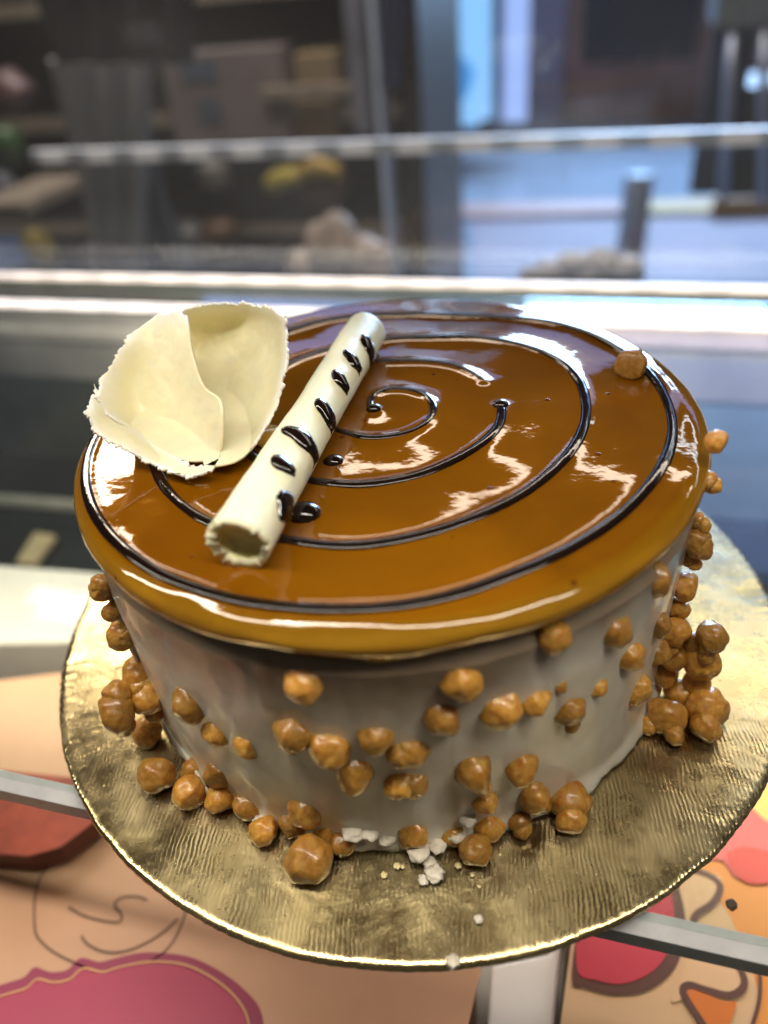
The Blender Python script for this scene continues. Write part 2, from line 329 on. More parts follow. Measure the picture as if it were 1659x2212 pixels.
def led_mat(name, per, col, strength, lo=.55):
    m, nt, b = new_mat(name); L = nt.links; co = coords(nt)
    mp = N(nt, 'ShaderNodeMapping'); mp.inputs['Rotation'].default_value = (0, 0, -CY); L.new(co, mp.inputs[0])
    wv = N(nt, 'ShaderNodeTexWave', Scale=2 * math.pi / (per * S) / 20, Distortion=.0); L.new(mp.outputs[0], wv.inputs['Vector'])
    L.new(ramp(nt, wv.outputs['Fac'], [(0.25, tuple(c * lo for c in col)), (.6, col)]), b.inputs['Emission Color'])
    b.inputs['Emission Strength'].default_value = strength; b.inputs['Base Color'].default_value = (.7, .7, .7, 1)
    return m
M_LED = led_mat('led_diffuser', 3.6, (1, .84, .72), 1.15, .72)
M_LED2 = led_mat('led_reflection_far', 6.2, (1, .86, .74), .25, .08)
st = empty('led_or_reflection_strip', uvz(0, 26.5, -.27), 'long warm strip light on a green grey rail at the pane foot', 'strip light')
MB().box(-60, 60, 26.0, 27.6, -.27, -.002).build('rail', M_RAIL, st, bevel=.08)
MB().box(-60, 60, 26.5, 27.05, .0, .40).build('diffuser', M_LED, st, bevel=.1)
st3 = empty('led_or_reflection_strip', uvz(0, 22, -.27), 'flat glowing strip standing for the strip light reflected in the shelf before the green grey rail', 'strip light')
MB().box(-60, 60, 22.4, 23.5, -.266, -.17).build('diffuser', M_LED, st3)  # shelf reflection of the rail light, built as a glowing bar
st2 = empty('reflected_light_row', uvz(0, 66, -1), 'dashed row of warm lights standing for a reflection in the glass pane', 'strip light')
MB().box(-62, 75, 65.0, 66.0, -.75, .55).build('diffuser', M_LED2, st2)  # pane reflection of the front shelf edge lights, built as a glowing bar
# upper shelf (above the frame, seen only mirrored in the glaze)
us = empty('upper_shelf', uvz(0, 12, 20.4), 'brown grey underside of the upper shelf mirrored in the glaze', 'shelf')
MB().box(-60, 60, -6.4, 28.4, 20.42, 21.6).build('board', simple('upper_shelf_paint', (.10, .075, .06), .5), us)  # front edge set forward to shade the back of the glaze

# lower deck
M_DECK = simple('dark_deck', (.012, .016, .016), .22, var=.5, scale=8)
M_DECKL = simple('pale_deck_edge', (.45, .44, .40), .4)
M_BLUEREFL = simple('blue_grey_reflection', (.10, .16, .24), .3, var=.5, scale=10)
dk = empty('lower_deck', uvz(0, 12, -17), 'dark polished lower deck of the case with a thin pale seam', 'case deck')
MB().box(-70, 70, -14, 27.9, -17, -16).build('deck_plate', M_DECK, dk)
MB().box(2, 60, 6.0, 19.0, -15.99, -15.4).build('blue_reflection', M_BLUEREFL, dk, bevel=.1)  # blue window reflection, built as a coloured panel
MB().box(-70, 70, 27.95, 28.5, -16, -1.25).build('riser', M_RAIL, dk)
def deck_part(name, pts, z, mat, h=.4):
    P = [on_z(a, b, z) for a, b in pts]; MB().prism([(p[0], p[1]) for p in P], z - h, z).build(name, mat, dk)
def riser_band(name, px, y0, y1, u0, u1, mat, v=27.6):
    z1 = on_v(px, y0, v)[1]; z0 = on_v(px, y1, v)[1]; MB().box(u0, u1, v, 27.94, z0, z1).build(name, mat, dk, bevel=.05)
riser_band('pale_band', 1600, 712, 756, 3, 60, simple('pink_white_band', (.75, .58, .52), .5, scale=20, var=.3))
riser_band('grey_band', 1600, 768, 870, 3, 60, simple('grey_deck_panel', (.34, .33, .36), .4, var=.35, scale=8))
riser_band('blue_reflection_band', 1600, 885, 1200, 3, 60, simple('blue_reflection_paint', (.16, .26, .38), .4, var=.4, scale=8))  # blue reflection painted onto the riser
riser_band('grey_band', 100, 675, 735, -70, 2, simple('grey_reflection_paint', (.62, .56, .54), .4, var=.4, scale=10))  # pinkish grey shelf reflection, painted as a band
riser_band('dull_reflection_band', 100, 742, 815, -70, 2, simple('dim_reflection_paint', (.34, .32, .31), .4, var=.4, scale=10))  # dimmer lower part of the painted grey reflection
deck_part('seam', [(-120, 1058), (230, 1084), (230, 1100), (-120, 1074)], -15.4, M_DECKL)
deck_part('paper_tab', [(35, 1212), (75, 1150), (118, 1156), (75, 1216)], -15.2, simple('manila_paper', (.55, .42, .24), .6))
# ================================================================ BOARD AND CAKE
def board():
    b = empty('cake_board', (0, 0, -.26), 'round gold foil cake board with ridged surface under the caramel cake', 'cake board')
    m = MB(); n = 720; R = 11.0
    prof = [(0, 0), (3, 0), (6, 0), (8, 0), (9.5, 0), (10.5, 0), (10.8, .012), (10.93, .02), (11.0, -.02), (11.03, -.09), (11.0, -.17), (10.9, -.24), (10.4, -.26), (5, -.26), (0.01, -.26)]
    m.lathe(prof, (0, 0, 0), n)
    for i, v in enumerate(m.v):
        r = math.hypot(v[0], v[1]); a = math.atan2(v[1], v[0])
        if r > 10.6:
            c = .006 * math.sin(a * 210 + 2 * fbm((a * 9, 0, 0), 1)) + .03 * fbm((math.cos(a) * 7, math.sin(a) * 7, 3), 1.3, 5)
            v[0] *= 1 + c / r; v[1] *= 1 + c / r; v[2] += .004 * math.sin(a * 210 + 1)
    m.build('foil_disc', MF, b, smooth=True)
board()

# spiral read in polar coordinates round the cake's centre (radius cm, degrees, clockwise)
SP = [(.29, 162), (.56, 130), (.95, 100), (1.2, 75), (1.28, 37), (1.25, -1), (1.26, -40), (1.3, -74), (1.33, -109), (1.4, -141), (1.75, -175), (2.3, -215), (2.75, -240), (2.92, -256), (2.88, -279), (2.95, -297), (3.02, -313), (3.0, -326), (2.96, -338)]
SP2 = [(2.96, -366), (3.0, -383), (2.98, -403), (3.02, -426), (3.2, -448), (3.33, -463), (3.42, -480), (3.6, -510), (3.85, -545), (4.1, -580), (4.3, -610), (4.4, -639), (4.55, -655), (4.85, -668), (5.14, -683), (5.28, -698), (5.2, -714), (5.07, -728), (4.97, -746), (4.94, -763), (5.0, -778), (5.12, -795), (5.3, -809), (5.45, -823), (5.5, -837), (5.74, -854), (5.8, -867), (5.86, -881), (5.95, -900), (6.1, -925), (6.3, -950), (6.42, -973), (6.3, -989), (6.15, -1009), (6.5, -1027), (6.9, -1039), (7.06, -1051), (7.06, -1075), (7.03, -1087), (7.0, -1100), (6.93, -1115), (6.9, -1128), (6.9, -1140), (6.97, -1154), (7.12, -1165), (7.25, -1176), (7.3, -1186), (7.36, -1198), (7.4, -1210), (7.42, -1222), (7.47, -1236), (7.53, -1256), (7.5, -1275), (7.4, -1295)]
def pol(P, k=14):
    c = smooth_curve([(r, a, 0) for r, a in P], k); return np.array([(CX + q[0] * math.cos(math.radians(q[1])), CYY + q[0] * math.sin(math.radians(q[1]))) for q in c])
L1, L2 = pol(SP), pol(SP2)
ALL = np.vstack([pol(SP, 30), pol(SP2, 34)])

def glaze_height(x, y):
    """x, y arrays: height of the gel surface, a meniscus along the piped line and slow waves"""
    d = np.full(x.shape, 9.0)
    for q in ALL:
        np.minimum(d, np.hypot(x - q[0], y - q[1]), out=d)
    h = .045 * np.exp(-(d / .19) ** 2) + .016 * np.exp(-(d / .5) ** 2)
    rng = np.random.RandomState(4)
    for k in range(26):
        w = rng.uniform(.5, 2.6); a = rng.uniform(0, 6.28)
        h += .0042 / w ** .9 * np.sin(w * 1.5 * (x * math.cos(a) + y * math.sin(a)) + rng.uniform(0, 6.28))
    r = np.hypot(x - CX, y - CYY)
    return h * np.clip((7.75 - r) / .35, 0, 1)

def RS(z): return 7.70 + .10 * max(0, min(1, z / 6.6)) ** 1.3
def build_cake():
    cake = empty('caramel_cake', (CX, CYY, 0.005), 'round cream cake topped with glossy caramel glaze and a piped dark chocolate spiral', 'cake')
    # cream body
    n = 360; prof = [(7.3, 7.0), (7.40, 6.75), (7.42, 6.5), (7.50, 6.34)] + [(RS(z), z) for z in np.linspace(6.2, .5, 60)] + [(7.74, .35), (7.79, .2), (7.77, .06), (7.68, .01)]
    m = MB(); m.lathe(prof, (CX, CYY, 0), n)
    for v in m.v:
        dx, dy = v[0] - CX, v[1] - CYY; r = math.hypot(dx, dy); a = math.atan2(dy, dx)
        P = (math.cos(a) * 3.4, math.sin(a) * 3.4, v[2] * .38)
        k = .10 * fbm(P, .55, 3) + .05 * fbm((P[0] * 2.2, P[1] * 2.2, P[2] * .9 + 5), 1.4, 4)
        k += .03 * max(0, fbm((P[0], P[1], P[2] * 1.2 + 9), 1.1, 3))
        if v[2] < .7: k += .22 * (1 - v[2] / .7) * (.4 + fbm((P[0] * 3, P[1] * 3, 1), 1.0, 3))
        k = k * .62
        v[0] += dx / r * k; v[1] += dy / r * k
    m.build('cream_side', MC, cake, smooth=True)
    # glaze: polar sheet with rounded lip running down over the cream
    nr, na = 190, 720
    rr = list(np.linspace(0.0, 7.45, nr))
    lip = [(7.56, -.015), (7.66, -.04), (7.75, -.085), (7.82, -.14), (7.87, -.21), (7.90, -.30), (7.905, -.39), (7.885, -.48), (7.84, -.57), (7.79, -.66), (7.74, -.76), (7.67, -.85), (7.55, -.90), (7.3, -.88)]
    zt = H + .14
    A = np.linspace(0, 2 * math.pi, na, endpoint=False)
    V_, F_ = [], []
    for r in rr + [q[0] for q in lip]:
        V_.append(np.c_[CX + r * np.cos(A), CYY + r * np.sin(A), np.full(na, zt)])
    V_ = np.array(V_)
    for i, q in enumerate(lip): V_[nr + i, :, 2] = zt + q[1]
    V_[:nr + 4, :, 2] += glaze_height(V_[:nr + 4, :, 0], V_[:nr + 4, :, 1])
    for i, q in enumerate(lip):                      # uneven lower edge of the gel
        t = i / (len(lip) - 1)
        for k in range(na):
            a = A[k]; w = fbm((math.cos(a) * 2.2, math.sin(a) * 2.2, 4), 1, 4)
            V_[nr + i, k, 2] += -.16 * t * (w + .2); e = .03 * fbm((math.cos(a) * 4, math.sin(a) * 4, i * .3), 1, 3)
            V_[nr + i, k, 0] += e * math.cos(a); V_[nr + i, k, 1] += e * math.sin(a)
    m_ = nr + len(lip)
    F_ = [(i * na + k, i * na + (k + 1) % na, (i + 1) * na + (k + 1) % na, (i + 1) * na + k) for i in range(1, m_ - 1) for k in range(na)]
    F_ = [tuple(reversed(f)) for f in F_]
    F_.append(tuple(na + k for k in range(na)))
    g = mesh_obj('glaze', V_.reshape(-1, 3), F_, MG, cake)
    # piped line
    def line(P, w0, name='chocolate_swirl'):
        z = zt + glaze_height(P[:, 0], P[:, 1]); mm = MB()
        n = len(P); R = [w0 * (1 + .22 * fbm((i * .04, 1, 2), 1, 3)) * min(1, .45 + i / 8) * min(1, .35 + (n - 1 - i) / 8) for i in range(n)]
        mm.tube([(P[i, 0], P[i, 1], z[i] - .015) for i in range(n)], R, 14, flat=.42)
        mm.build(name, M_CHOC, g, smooth=True)
    line(L1, .10); line(L2, .135)
    def blob(x, y, r, fl=.6, name='chocolate_drop'):
        mm = MB(); q = bpy.data.meshes.new('t'); import bmesh
        bm = bmesh.new(); bmesh.ops.create_icosphere(bm, subdivisions=3, radius=1)
        z = zt + float(glaze_height(np.array([x]), np.array([y]))[0])
        mm.add([(x + v.co.x * r, y + v.co.y * r * .85, z + v.co.z * r * fl) for v in bm.verts], [tuple(v.index for v in f.verts) for f in bm.faces])
        mm.build(name, M_CHOC, g, smooth=True); bm.free()
    blob(*L1[0], .2); blob(*L2[0], .21); 
    for px, py, r in ((720, 998, .2), (655, 1110, .33)):
        P = on_z(px, py, zt); blob(P[0], P[1], r * 1.2)
    return cake, g
CAKE, GLAZE = build_cake()

# butterscotch chips
import bmesh
def chip_mesh(seed):
    bm = bmesh.new(); bmesh.ops.create_icosphere(bm, subdivisions=4, radius=1)
    rs = random.Random(seed); tip = Vector((rs.uniform(-.4, .4), rs.uniform(-.4, .4), -1)).normalized(); k = rs.choice([0, .1, .25, .38])
    flat = Vector((rs.uniform(-1, 1), rs.uniform(-1, 1), rs.uniform(-.3, .8))).normalized(); fl = rs.uniform(.45, .85)
    for v in bm.verts:
        c = v.co.copy(); n = c.normalized()
        f = 1 + .16 * noise.noise(n * 1.5 + Vector((seed, 0, 0))) + .06 * noise.noise(n * 3.7 + Vector((0, seed, 0))) + .02 * noise.noise(n * 9 + Vector((0, 0, seed)))
        f += k * max(0, n.dot(tip)) ** 5
        c = n * f; d = c.dot(flat)
        if d > fl: c -= flat * (d - fl) * .75
        v.co = c * S
    me = bpy.data.meshes.new('caramel_chip'); bm.to_mesh(me); bm.free()
    me.polygons.foreach_set('use_smooth', [True] * len(me.polygons)); me.materials.append(MP); return me
CM = [chip_mesh(s) for s in range(9)]
R1 = [(135,70,50),(165,190,38),(225,300,60),(175,330,36),(370,470,85),(260,570,65),(215,660,75),(240,740,48),(400,740,60),(340,600,32),(450,600,42),(610,600,85),(735,740,65),(880,800,60),(445,940,78),(600,1030,70),(755,940,75),(750,1060,62),(880,1090,65),(950,1210,62),(1145,510,88),(1100,730,85),(1085,805,42),(1270,800,88),(1385,915,85),(1485,760,75),(1610,835,68),(1600,980,72),(1155,1110,78),(1100,1165,66),(1265,1215,60),(1330,1270,55),(1630,1230,58),(500,1010,44)]
R2 = [(1155,355,70),(1415,200,58),(1385,90,26),(1320,395,55),(1240,520,40),(1340,500,35),(965,585,72),(1025,690,68),(1155,690,60),(1155,560,60),(1160,770,40),(1060,850,60),(890,840,40),(690,610,75),(275,810,88),(190,970,80),(455,930,88),(610,900,66),(720,830,38),(755,935,66),(770,1000,36),(1330,640,50),(1445,630,60),(1465,730,35),(1360,720,70),(1340,820,50),(1270,870,60),(1205,970,75),(1385,935,78),(1380,1020,60),(1240,1060,40),(50,1125,72),(60,1270,60),(335,1205,85),(370,1290,40),(545,1190,70),(610,1320,82),(765,1360,75),(770,1440,60),(60,1490,60),(240,1500,50),(395,1460,65),(600,1560,45),(380,1350,50)]
CH = [(135 + .4557 * a, 1242 + .4557 * b, .4557 * r) for a, b, r in R1] + [(864 + .479 * a, 1080 + .479 * b, .479 * r) for a, b, r in R2] + [(1557, 955, 22), (1543, 1040, 19), (1527, 1130, 15), (1530, 1215, 15), (1560, 1410, 16)]
def place_chip(P, r, i, parent, **kw):
    o = bpy.data.objects.new('caramel_chip', CM[i % 9]); COL.objects.link(o)
    o.scale = (r * random.uniform(.92, 1.08), r * random.uniform(.92, 1.08), r * random.uniform(.9, 1.05))
    o.rotation_euler = (random.uniform(-.5, .5), random.uniform(-.5, .5), random.uniform(0, 6.28))
    if parent is not None: o.parent = parent; o.location = Vector((P - wloc(parent)) * S)
    else: o.location = Vector(P * S)
    return o
for i, (px, py, r) in enumerate(CH):
    P = on_side(px, py, 7.84); P = on_side(px, py, RS(P[2]) - .07); t = (P - CAM) @ FWD; rc = r * t / FPX * 1.17
    if P[2] < rc: P = on_z(px, py, rc * .85)
    q = P - AX; rad = math.hypot(q[0], q[1])
    clump = (px > 1450 and 1330 < py < 1620) or (px < 300 and 1450 < py < 1640)
    lim = RS(P[2]) + (1.0 if clump and P[2] > rc else rc * .4 if P[2] > rc else 1.6)
    if rad > lim: P[0] = CX + q[0] * lim / rad; P[1] = CYY + q[1] * lim / rad
    place_chip(P, rc, i, CAKE)
    if rad > RS(P[2]) + rc * .9 and P[2] > rc:
        q = q / rad; place_chip(np.array([CX + q[0] * (RS(P[2]) + .2), CYY + q[1] * (RS(P[2]) + .2), P[2] - .1]), rc * .95, i + 4, CAKE)
P = on_z(1363, 787, 7.62); o = place_chip(P, .44, 7, CAKE); o.rotation_euler = (.2, .1, 1.0); o.scale = (.46, .42, .40)
P = on_z(582, 945, 7.38); BUMP = (P, .42)
P = on_z(663, 1855, .42); tag(place_chip(P, .54, 1, None), 'large pale butterscotch chip lying on the gold board at the front foot of the cake', 'butterscotch chip')
P = on_z(1028, 1838, .3); tag(place_chip(P, .36, 2, None), 'amber butterscotch chip with white crumbs stuck to it on the gold board', 'butterscotch chip')

# fold of cream standing off the left flank, and thin scrapes on the front
pts = []; RR = []
for k, (px, py, w) in enumerate(((212, 1240, 5), (238, 1290, 15), (272, 1370, 20), (312, 1460, 16), (356, 1560, 13), (412, 1650, 16), (448, 1710, 14), (476, 1745, 6))):
    P = on_side(px, py, 7.9); P = on_side(px, py, RS(P[2]) + .03); pts.append(P); RR.append(w * ((P - CAM) @ FWD) / FPX)
sm = smooth_curve(pts, 6); rr = np.interp(np.linspace(0, len(RR) - 1, len(sm)), range(len(RR)), RR)
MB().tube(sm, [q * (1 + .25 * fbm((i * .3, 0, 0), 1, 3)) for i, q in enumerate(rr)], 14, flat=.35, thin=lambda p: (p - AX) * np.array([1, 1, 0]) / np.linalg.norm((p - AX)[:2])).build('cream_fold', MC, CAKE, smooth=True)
# cream dollops and crumbs at the foot
def lump(P, r, mat, seed, sq=.6, rough=0.0):
    bm = bmesh.new(); bmesh.ops.create_icosphere(bm, subdivisions=3, radius=1); mm = MB()
    mm.add([P + np.array(v.co) * r * (1 + .30 * noise.noise(v.co * 1.4 + Vector((seed, seed * .7, 0))) + rough * .7 * noise.noise(v.co * 2.6 + Vector((seed, 0, 2))) + rough * .3 * noise.noise(v.co * 7 + Vector((seed, 5, 2)))) * np.array([1, 1, sq]) for v in bm.verts], [tuple(v.index for v in f.verts) for f in bm.faces]); bm.free(); return mm
for i, (px, py, r) in enumerate(((765, 1795, .42), (735, 1805, .26), (800, 1800, .34), (835, 1812, .3), (905, 1840, .42), (945, 1825, .35), (880, 1820, .3), (985, 1800, .35), (1010, 1770, .3), (560, 1775, .3), (690, 1810, .3))):
    P = on_side(px, py, 7.75)
    lump(P, r * .62, MC, i, .4, .35).build('cream_dollop', M_SCRAP, CAKE, smooth=True)
CR = [(925, 1862, .26), (938, 1885, .34), (915, 1900, .2), (1035, 1985, .16), (1040, 1835, .09), (1053, 1808, .1), (1056, 1790, .09), (1080, 1846, .07), (830, 1890, .12), (858, 1870, .13), (1020, 1890, .08), (1035, 1915, .07), (978, 2075, .22), (870, 1872, .09), (990, 1870, .12)]
for i, (px, py, r) in enumerate(CR):
    P = on_z(px, py, r * .45)
    where = {0: 'pale smear of cream under the front foot of the cake', 1: 'largest pale smear of cream on the gold board before the cake', 2: 'small cream smear at the near end of the pale smears', 3: 'white crumb alone on the gold board below the cake front', 12: 'whitish scrap of cream on the front rim of the gold board'}.get(i, {4: 'white crumb touching the right side of the amber chip', 5: 'white crumb on the upper right side of the amber chip', 6: 'topmost of the white crumbs right of the amber chip', 7: 'rightmost white crumb, apart from the amber chip', 8: 'pale crumb at the far left of the cream smears', 9: 'second pale crumb from the left beside the cream smears', 10: 'tiny crumb between the cream smears and the amber chip', 11: 'tiny crumb nearest the board rim below the amber chip', 13: 'pale crumb close against the left edge of the cream smears', 14: 'pale crumb close against the right edge of the cream smears'}.get(i, 'crumb'))
    o = lump(P, r * .62, M_CRUMB, i + 20, .28, .75).build('crumb', M_SCRAP if i in (0, 1, 2, 3, 12) else M_CRUMB, smooth=True); tag(o, where, 'crumb', 'crumbs and cream scraps on the board')
P = on_z(1580, 1955, -.2); o = lump(P, .12, M_CHOC, 50).build('crumb', simple('dark_crumb', (.05, .03, .015), .7)); tag(o, 'small dark brown crumb on the glass shelf right of the board', 'crumb')

# ---------------------------------------------------------------- white chocolate roll
def roll():
    A = np.array([-3.49, -6.32, 7.94]); B = np.array([-.60, 3.15, 7.90]); ax = (B - A) / np.linalg.norm(B - A); Ln = np.linalg.norm(B - A)
    side = np.cross(ax, [0, 0, 1.]); side /= np.linalg.norm(side); up = np.cross(side, ax)
    R = lambda s: .60 - .02 * s + .05 * math.exp(-s * 9)
    root = empty('chocolate_roll', A, 'white chocolate roll with dark chocolate drips lying across the glazed top', 'chocolate roll')
    def surf(s, th, off=0):
        r = R(s) + off + .02 * fbm((s * 6, math.cos(th), math.sin(th)), 1.2, 3)
        return A + ax * s * Ln + (side * math.cos(th) + up * math.sin(th)) * r
    n, m = 96, 90; V_ = []; rs = random.Random(3)
    jag = [.004 * fbm((math.cos(2 * math.pi * k / n) * 6, math.sin(2 * math.pi * k / n) * 6, 0), 1.0, 5) for k in range(n)]
    for i in range(m + 1):
        s = i / m
        for k in range(n):
            ss = s + (jag[k] * 1.6 - (.012 if 10 < k < 32 else 0)) * max(0, 1 - s * 12); V_.append(surf(ss, 2 * math.pi * k / n, .015 * math.sin(9 * s)))
    F_ = [(i * n + k, (i + 1) * n + k, (i + 1) * n + (k + 1) % n, i * n + (k + 1) % n) for i in range(m) for k in range(n)]
    # wall thickness, hollow inside
    nin = 30; base = len(V_); wall = [.17 + .09 * max(0, math.sin(2 * math.pi * k / n * 1.0 + 3.9)) + .035 * fbm((k * .35, 2, 1), 1, 3) for k in range(n)]
    for i in range(nin + 1):
        s = i / nin * .028
        for k in range(n):
            ss = s + (jag[k] * 1.9 + .004 - (.012 if 10 < k < 32 else 0)) * max(0, 1 - s * 12)
            V_.append(surf(ss, 2 * math.pi * k / n, -wall[k]))
    Fi = [(base + i * n + k, base + i * n + (k + 1) % n, base + (i + 1) * n + (k + 1) % n, base + (i + 1) * n + k) for i in range(nin) for k in range(n)]
    Fr = [(k, (k + 1) % n, base + (k + 1) % n, base + k) for k in range(n)]
    back = [tuple(m * n + k for k in reversed(range(n)))]; plug = [tuple(base + nin * n + k for k in range(n))]
    o = mesh_obj('roll_shell', V_, F_ + Fr + back + Fi + plug, [M_WHITE, M_WHITEIN], root, origin=A)
    for k, pl in enumerate(o.data.polygons): pl.material_index = 1 if k >= len(F_) + len(Fr) + 1 else 0
    # chocolate drips wrapped over the right shoulder: (position along, start angle, end angle, half width along in cm)
    for s, t0, t1, w in ((.85, 62, -30, .42), (.735, 78, 5, .30), (.62, 75, 10, .32), (.47, 72, -12, .36), (.33, 104, -18, .34), (.21, 86, 25, .32), (.12, 40, -25, .50)):
        K, J = 26, 12; v = []; w *= .82
        for i in range(K + 1):
            f = i / K; th = math.radians(t0 + (t1 - t0) * f)
            ww = w * (math.sin(math.pi * min(1, f * 1.05 + .02)) ** .5 if f < .4 else .55 + .43 * math.cos((f - .4) * 4.5)) * (1 + .12 * math.sin(f * 9 + s * 30))
            dr = -.025 * f * (1 if s > .3 else .4)
            for j in range(J + 1):
                g = j / J * 2 - 1
                v.append(surf(s + dr + g * ww / Ln, th, .12 * math.sqrt(max(0, 1 - g * g)) * min(1, math.sin(math.pi * min(1, f + .06)) * 2.2 + .15) - .004))
        f_ = [(i * (J + 1) + j, i * (J + 1) + j + 1, (i + 1) * (J + 1) + j + 1, (i + 1) * (J + 1) + j) for i in range(K) for j in range(J)]
        mesh_obj('chocolate_drip', v, f_, M_CHOC, root, origin=A)
roll()
lump(BUMP[0], BUMP[1], None, 3, .62).build('glazed_bump', simple('golden_glaze', (.56, .30, .03), .1, coat=1.0, var=.25, scale=80, sss=.3), CAKE, smooth=True)

# ---------------------------------------------------------------- white chocolate petal
def cr(a, b, c, d, t): return .5 * ((2 * b) + (c - a) * t + (2 * a - 5 * b + 4 * c - d) * t * t + (3 * b - a - 3 * c + d) * t ** 3)
def refine(G, k):
    G = np.array(G, float)
    def one(G):
        out = []; n = len(G)
        for i in range(n - 1):
            a = G[i - 1] if i else 2 * G[0] - G[1]; d = G[i + 2] if i + 2 < n else 2 * G[-1] - G[-2]
            for q in range(k): out.append(cr(a, G[i], G[i + 1], d, q / k))
        out.append(G[-1]); return np.array(out)
    return one(one(G).transpose(1, 0, 2)).transpose(1, 0, 2)
def petal():
    B0 = on_z(430, 1005, H + .1); t0 = (B0 - CAM) @ FWD
    root = empty('chocolate_petal', B0, 'pale yellow white chocolate petal with ragged edges standing on the glazed top', 'chocolate petal')
    def sheet(G, edges, th, seed):
        P3 = [[at_depth(px, py, t0 + o * (1.7 if o > 0 else 1.2)) for px, py, o in row] for row in G]
        Q = refine(P3, 20); a, b = Q.shape[:2]
        for i in range(a):
            for j in range(b):
                p = Q[i, j]; w = fbm(p * .8 + seed, 1.0, 4)
                Q[i, j] = p - FWD * w * .07
        for i in range(a):
            for j in range(b):
                p = Q[i, j]
                if p[2] < H + .45:                    # the foot rests in the glaze instead of sinking through it
                    d = p - CAM; Q[i, j] = CAM + d * (H + .45 - CAM[2]) / d[2]
        for e in edges:                               # torn outer edges
            L = b if e in 'tb' else a
            for k in range(L):
                f = .12 * fbm((k * .10, seed, 1), 1.0, 5) + .07 * fbm((k * .45, seed, 4), 1.0, 5) * (1 + fbm((k * .06, seed, 9), 1, 2)) + random.uniform(-.04, .05)
                for s_, wt in ((0, 1), (1, .5), (2, .2)):
                    if e == 't': i, j, i2, j2 = s_, k, s_ + 6, k
                    if e == 'b': i, j, i2, j2 = a - 1 - s_, k, a - 7 - s_, k
                    if e == 'l': i, j, i2, j2 = k, s_, k, s_ + 6
                    if e == 'r': i, j, i2, j2 = k, b - 1 - s_, k, b - 7 - s_
                    d = Q[i, j] - Q[i2, j2]; d /= np.linalg.norm(d) + 1e-6; Q[i, j] = Q[i, j] + d * f * wt
        v = Q.reshape(-1, 3); f_ = [(i * b + j, i * b + j + 1, (i + 1) * b + j + 1, (i + 1) * b + j) for i in range(a - 1) for j in range(b - 1)]
        o = mesh_obj('petal_leaf', v, f_, M_PETAL, root, origin=B0)
        at = o.data.attributes.new('edge', 'FLOAT', 'POINT'); ed = []
        for i in range(a):
            for j in range(b):
                dd = min([i if 't' in edges else 99, a - 1 - i if 'b' in edges else 99, j if 'l' in edges else 99, b - 1 - j if 'r' in edges else 99])
                ed.append(math.exp(-((dd + 2.5 * noise.noise(Vector((i * .2, j * .2, seed)))) / 8.0) ** 2))
        at.data.foreach_set('value', ed)
        s = o.modifiers.new('thick', 'SOLIDIFY'); s.thickness = th * S; s.offset = 0
    # back right leaf (top row first)
    sheet([[(352, 690, .9), (400, 668, .9), (455, 657, .8), (520, 655, .6), (580, 664, .3), (618, 688, 0)],
           [(360, 715, 1.2), (405, 705, 1.5), (460, 697, 1.5), (520, 697, 1.2), (590, 705, .5), (620, 720, .0)],
           [(375, 770, 1.3), (415, 770, 1.8), (465, 770, 1.7), (525, 770, 1.3), (592, 768, .5), (621, 770, -.1)],
           [(395, 845, 1.1), (430, 850, 1.5), (475, 850, 1.4), (525, 850, 1.0), (582, 845, .3), (611, 830, -.2)],
           [(415, 930, .7), (450, 932, 1.0), (482, 932, .9), (520, 930, .6), (562, 915, .1), (590, 895, -.3)],
           [(440, 1005, .1), (462, 1008, .3), (485, 1005, .3), (508, 998, .1), (530, 985, -.1), (548, 965, -.3)]], 'tr', .06, 2.1)
    # front left leaf, curling towards the viewer at its right side
    sheet([[(330, 690, .9), (352, 680, .8), (380, 676, .6), (405, 685, .5)],
           [(272, 738, .7), (320, 735, .8), (368, 735, .6), (415, 755, .3)],
           [(228, 805, .4), (295, 815, .9), (365, 820, .7), (440, 832, .0)],
           [(212, 852, .0), (295, 880, .9), (385, 885, .6), (478, 866, -.4)],
           [(222, 885, .0), (305, 930, .8), (395, 945, .5), (482, 930, -.4)],
           [(245, 905, .0), (320, 955, .5), (400, 995, .1), (476, 992, -.2)]], 'tl', .07, 5.3)
    # outward folded lip along the lower left
    sheet([[(206, 838, .15), (246, 895, .25), (308, 942, .35), (372, 982, .1), (430, 1008, -.1), (474, 992, -.25)],
           [(196, 868, -.25), (228, 918, -.25), (288, 958, -.2), (350, 996, -.3), (415, 1022, -.35), (466, 1006, -.35)],
           [(186, 892, -.45), (212, 938, -.5), (268, 972, -.45), (332, 1005, -.45), (402, 1032, -.45), (458, 1018, -.4)]], 'blt', .06, 8.8)
petal()

# ================================================================ LOWER DECK GOODS
ZB = -8.0
def flat_print(parent, name, pts, col, z, w=None, closed=True, rough=.45, k=8):
    """ink printed on a lid: outline points measured in the frame, laid on the lid's plane"""
    P = [on_z(a, b, z) for a, b in pts]; C = smooth_curve(P, k, closed)
    m = MB()
    if w is None: m.prism([(p[0], p[1]) for p in C], z, z + .012)
    else:
        n = len(C); Lf, Rt = [], []
        for i in range(n):
            a = C[(i + 1) % n if closed else min(i + 1, n - 1)] - C[i - 1 if (closed or i) else 0]; a = a / (np.linalg.norm(a) + 1e-9); s = np.array([-a[1], a[0], 0]) * w / 2
            Lf.append(C[i] + s); Rt.append(C[i] - s)
        v = [(*q[:2], z + .012) for q in Lf] + [(*q[:2], z + .012) for q in Rt]
        m.add(v, [(n + i, n + (i + 1) % n, (i + 1) % n, i) for i in range(n if closed else n - 1)])
    key = 'ink_' + '_'.join(str(int(c * 255)) for c in col)
    mt = bpy.data.materials.get(key) or simple(key, col, rough, var=.06, scale=30)
    return m.build(name, mt, parent)
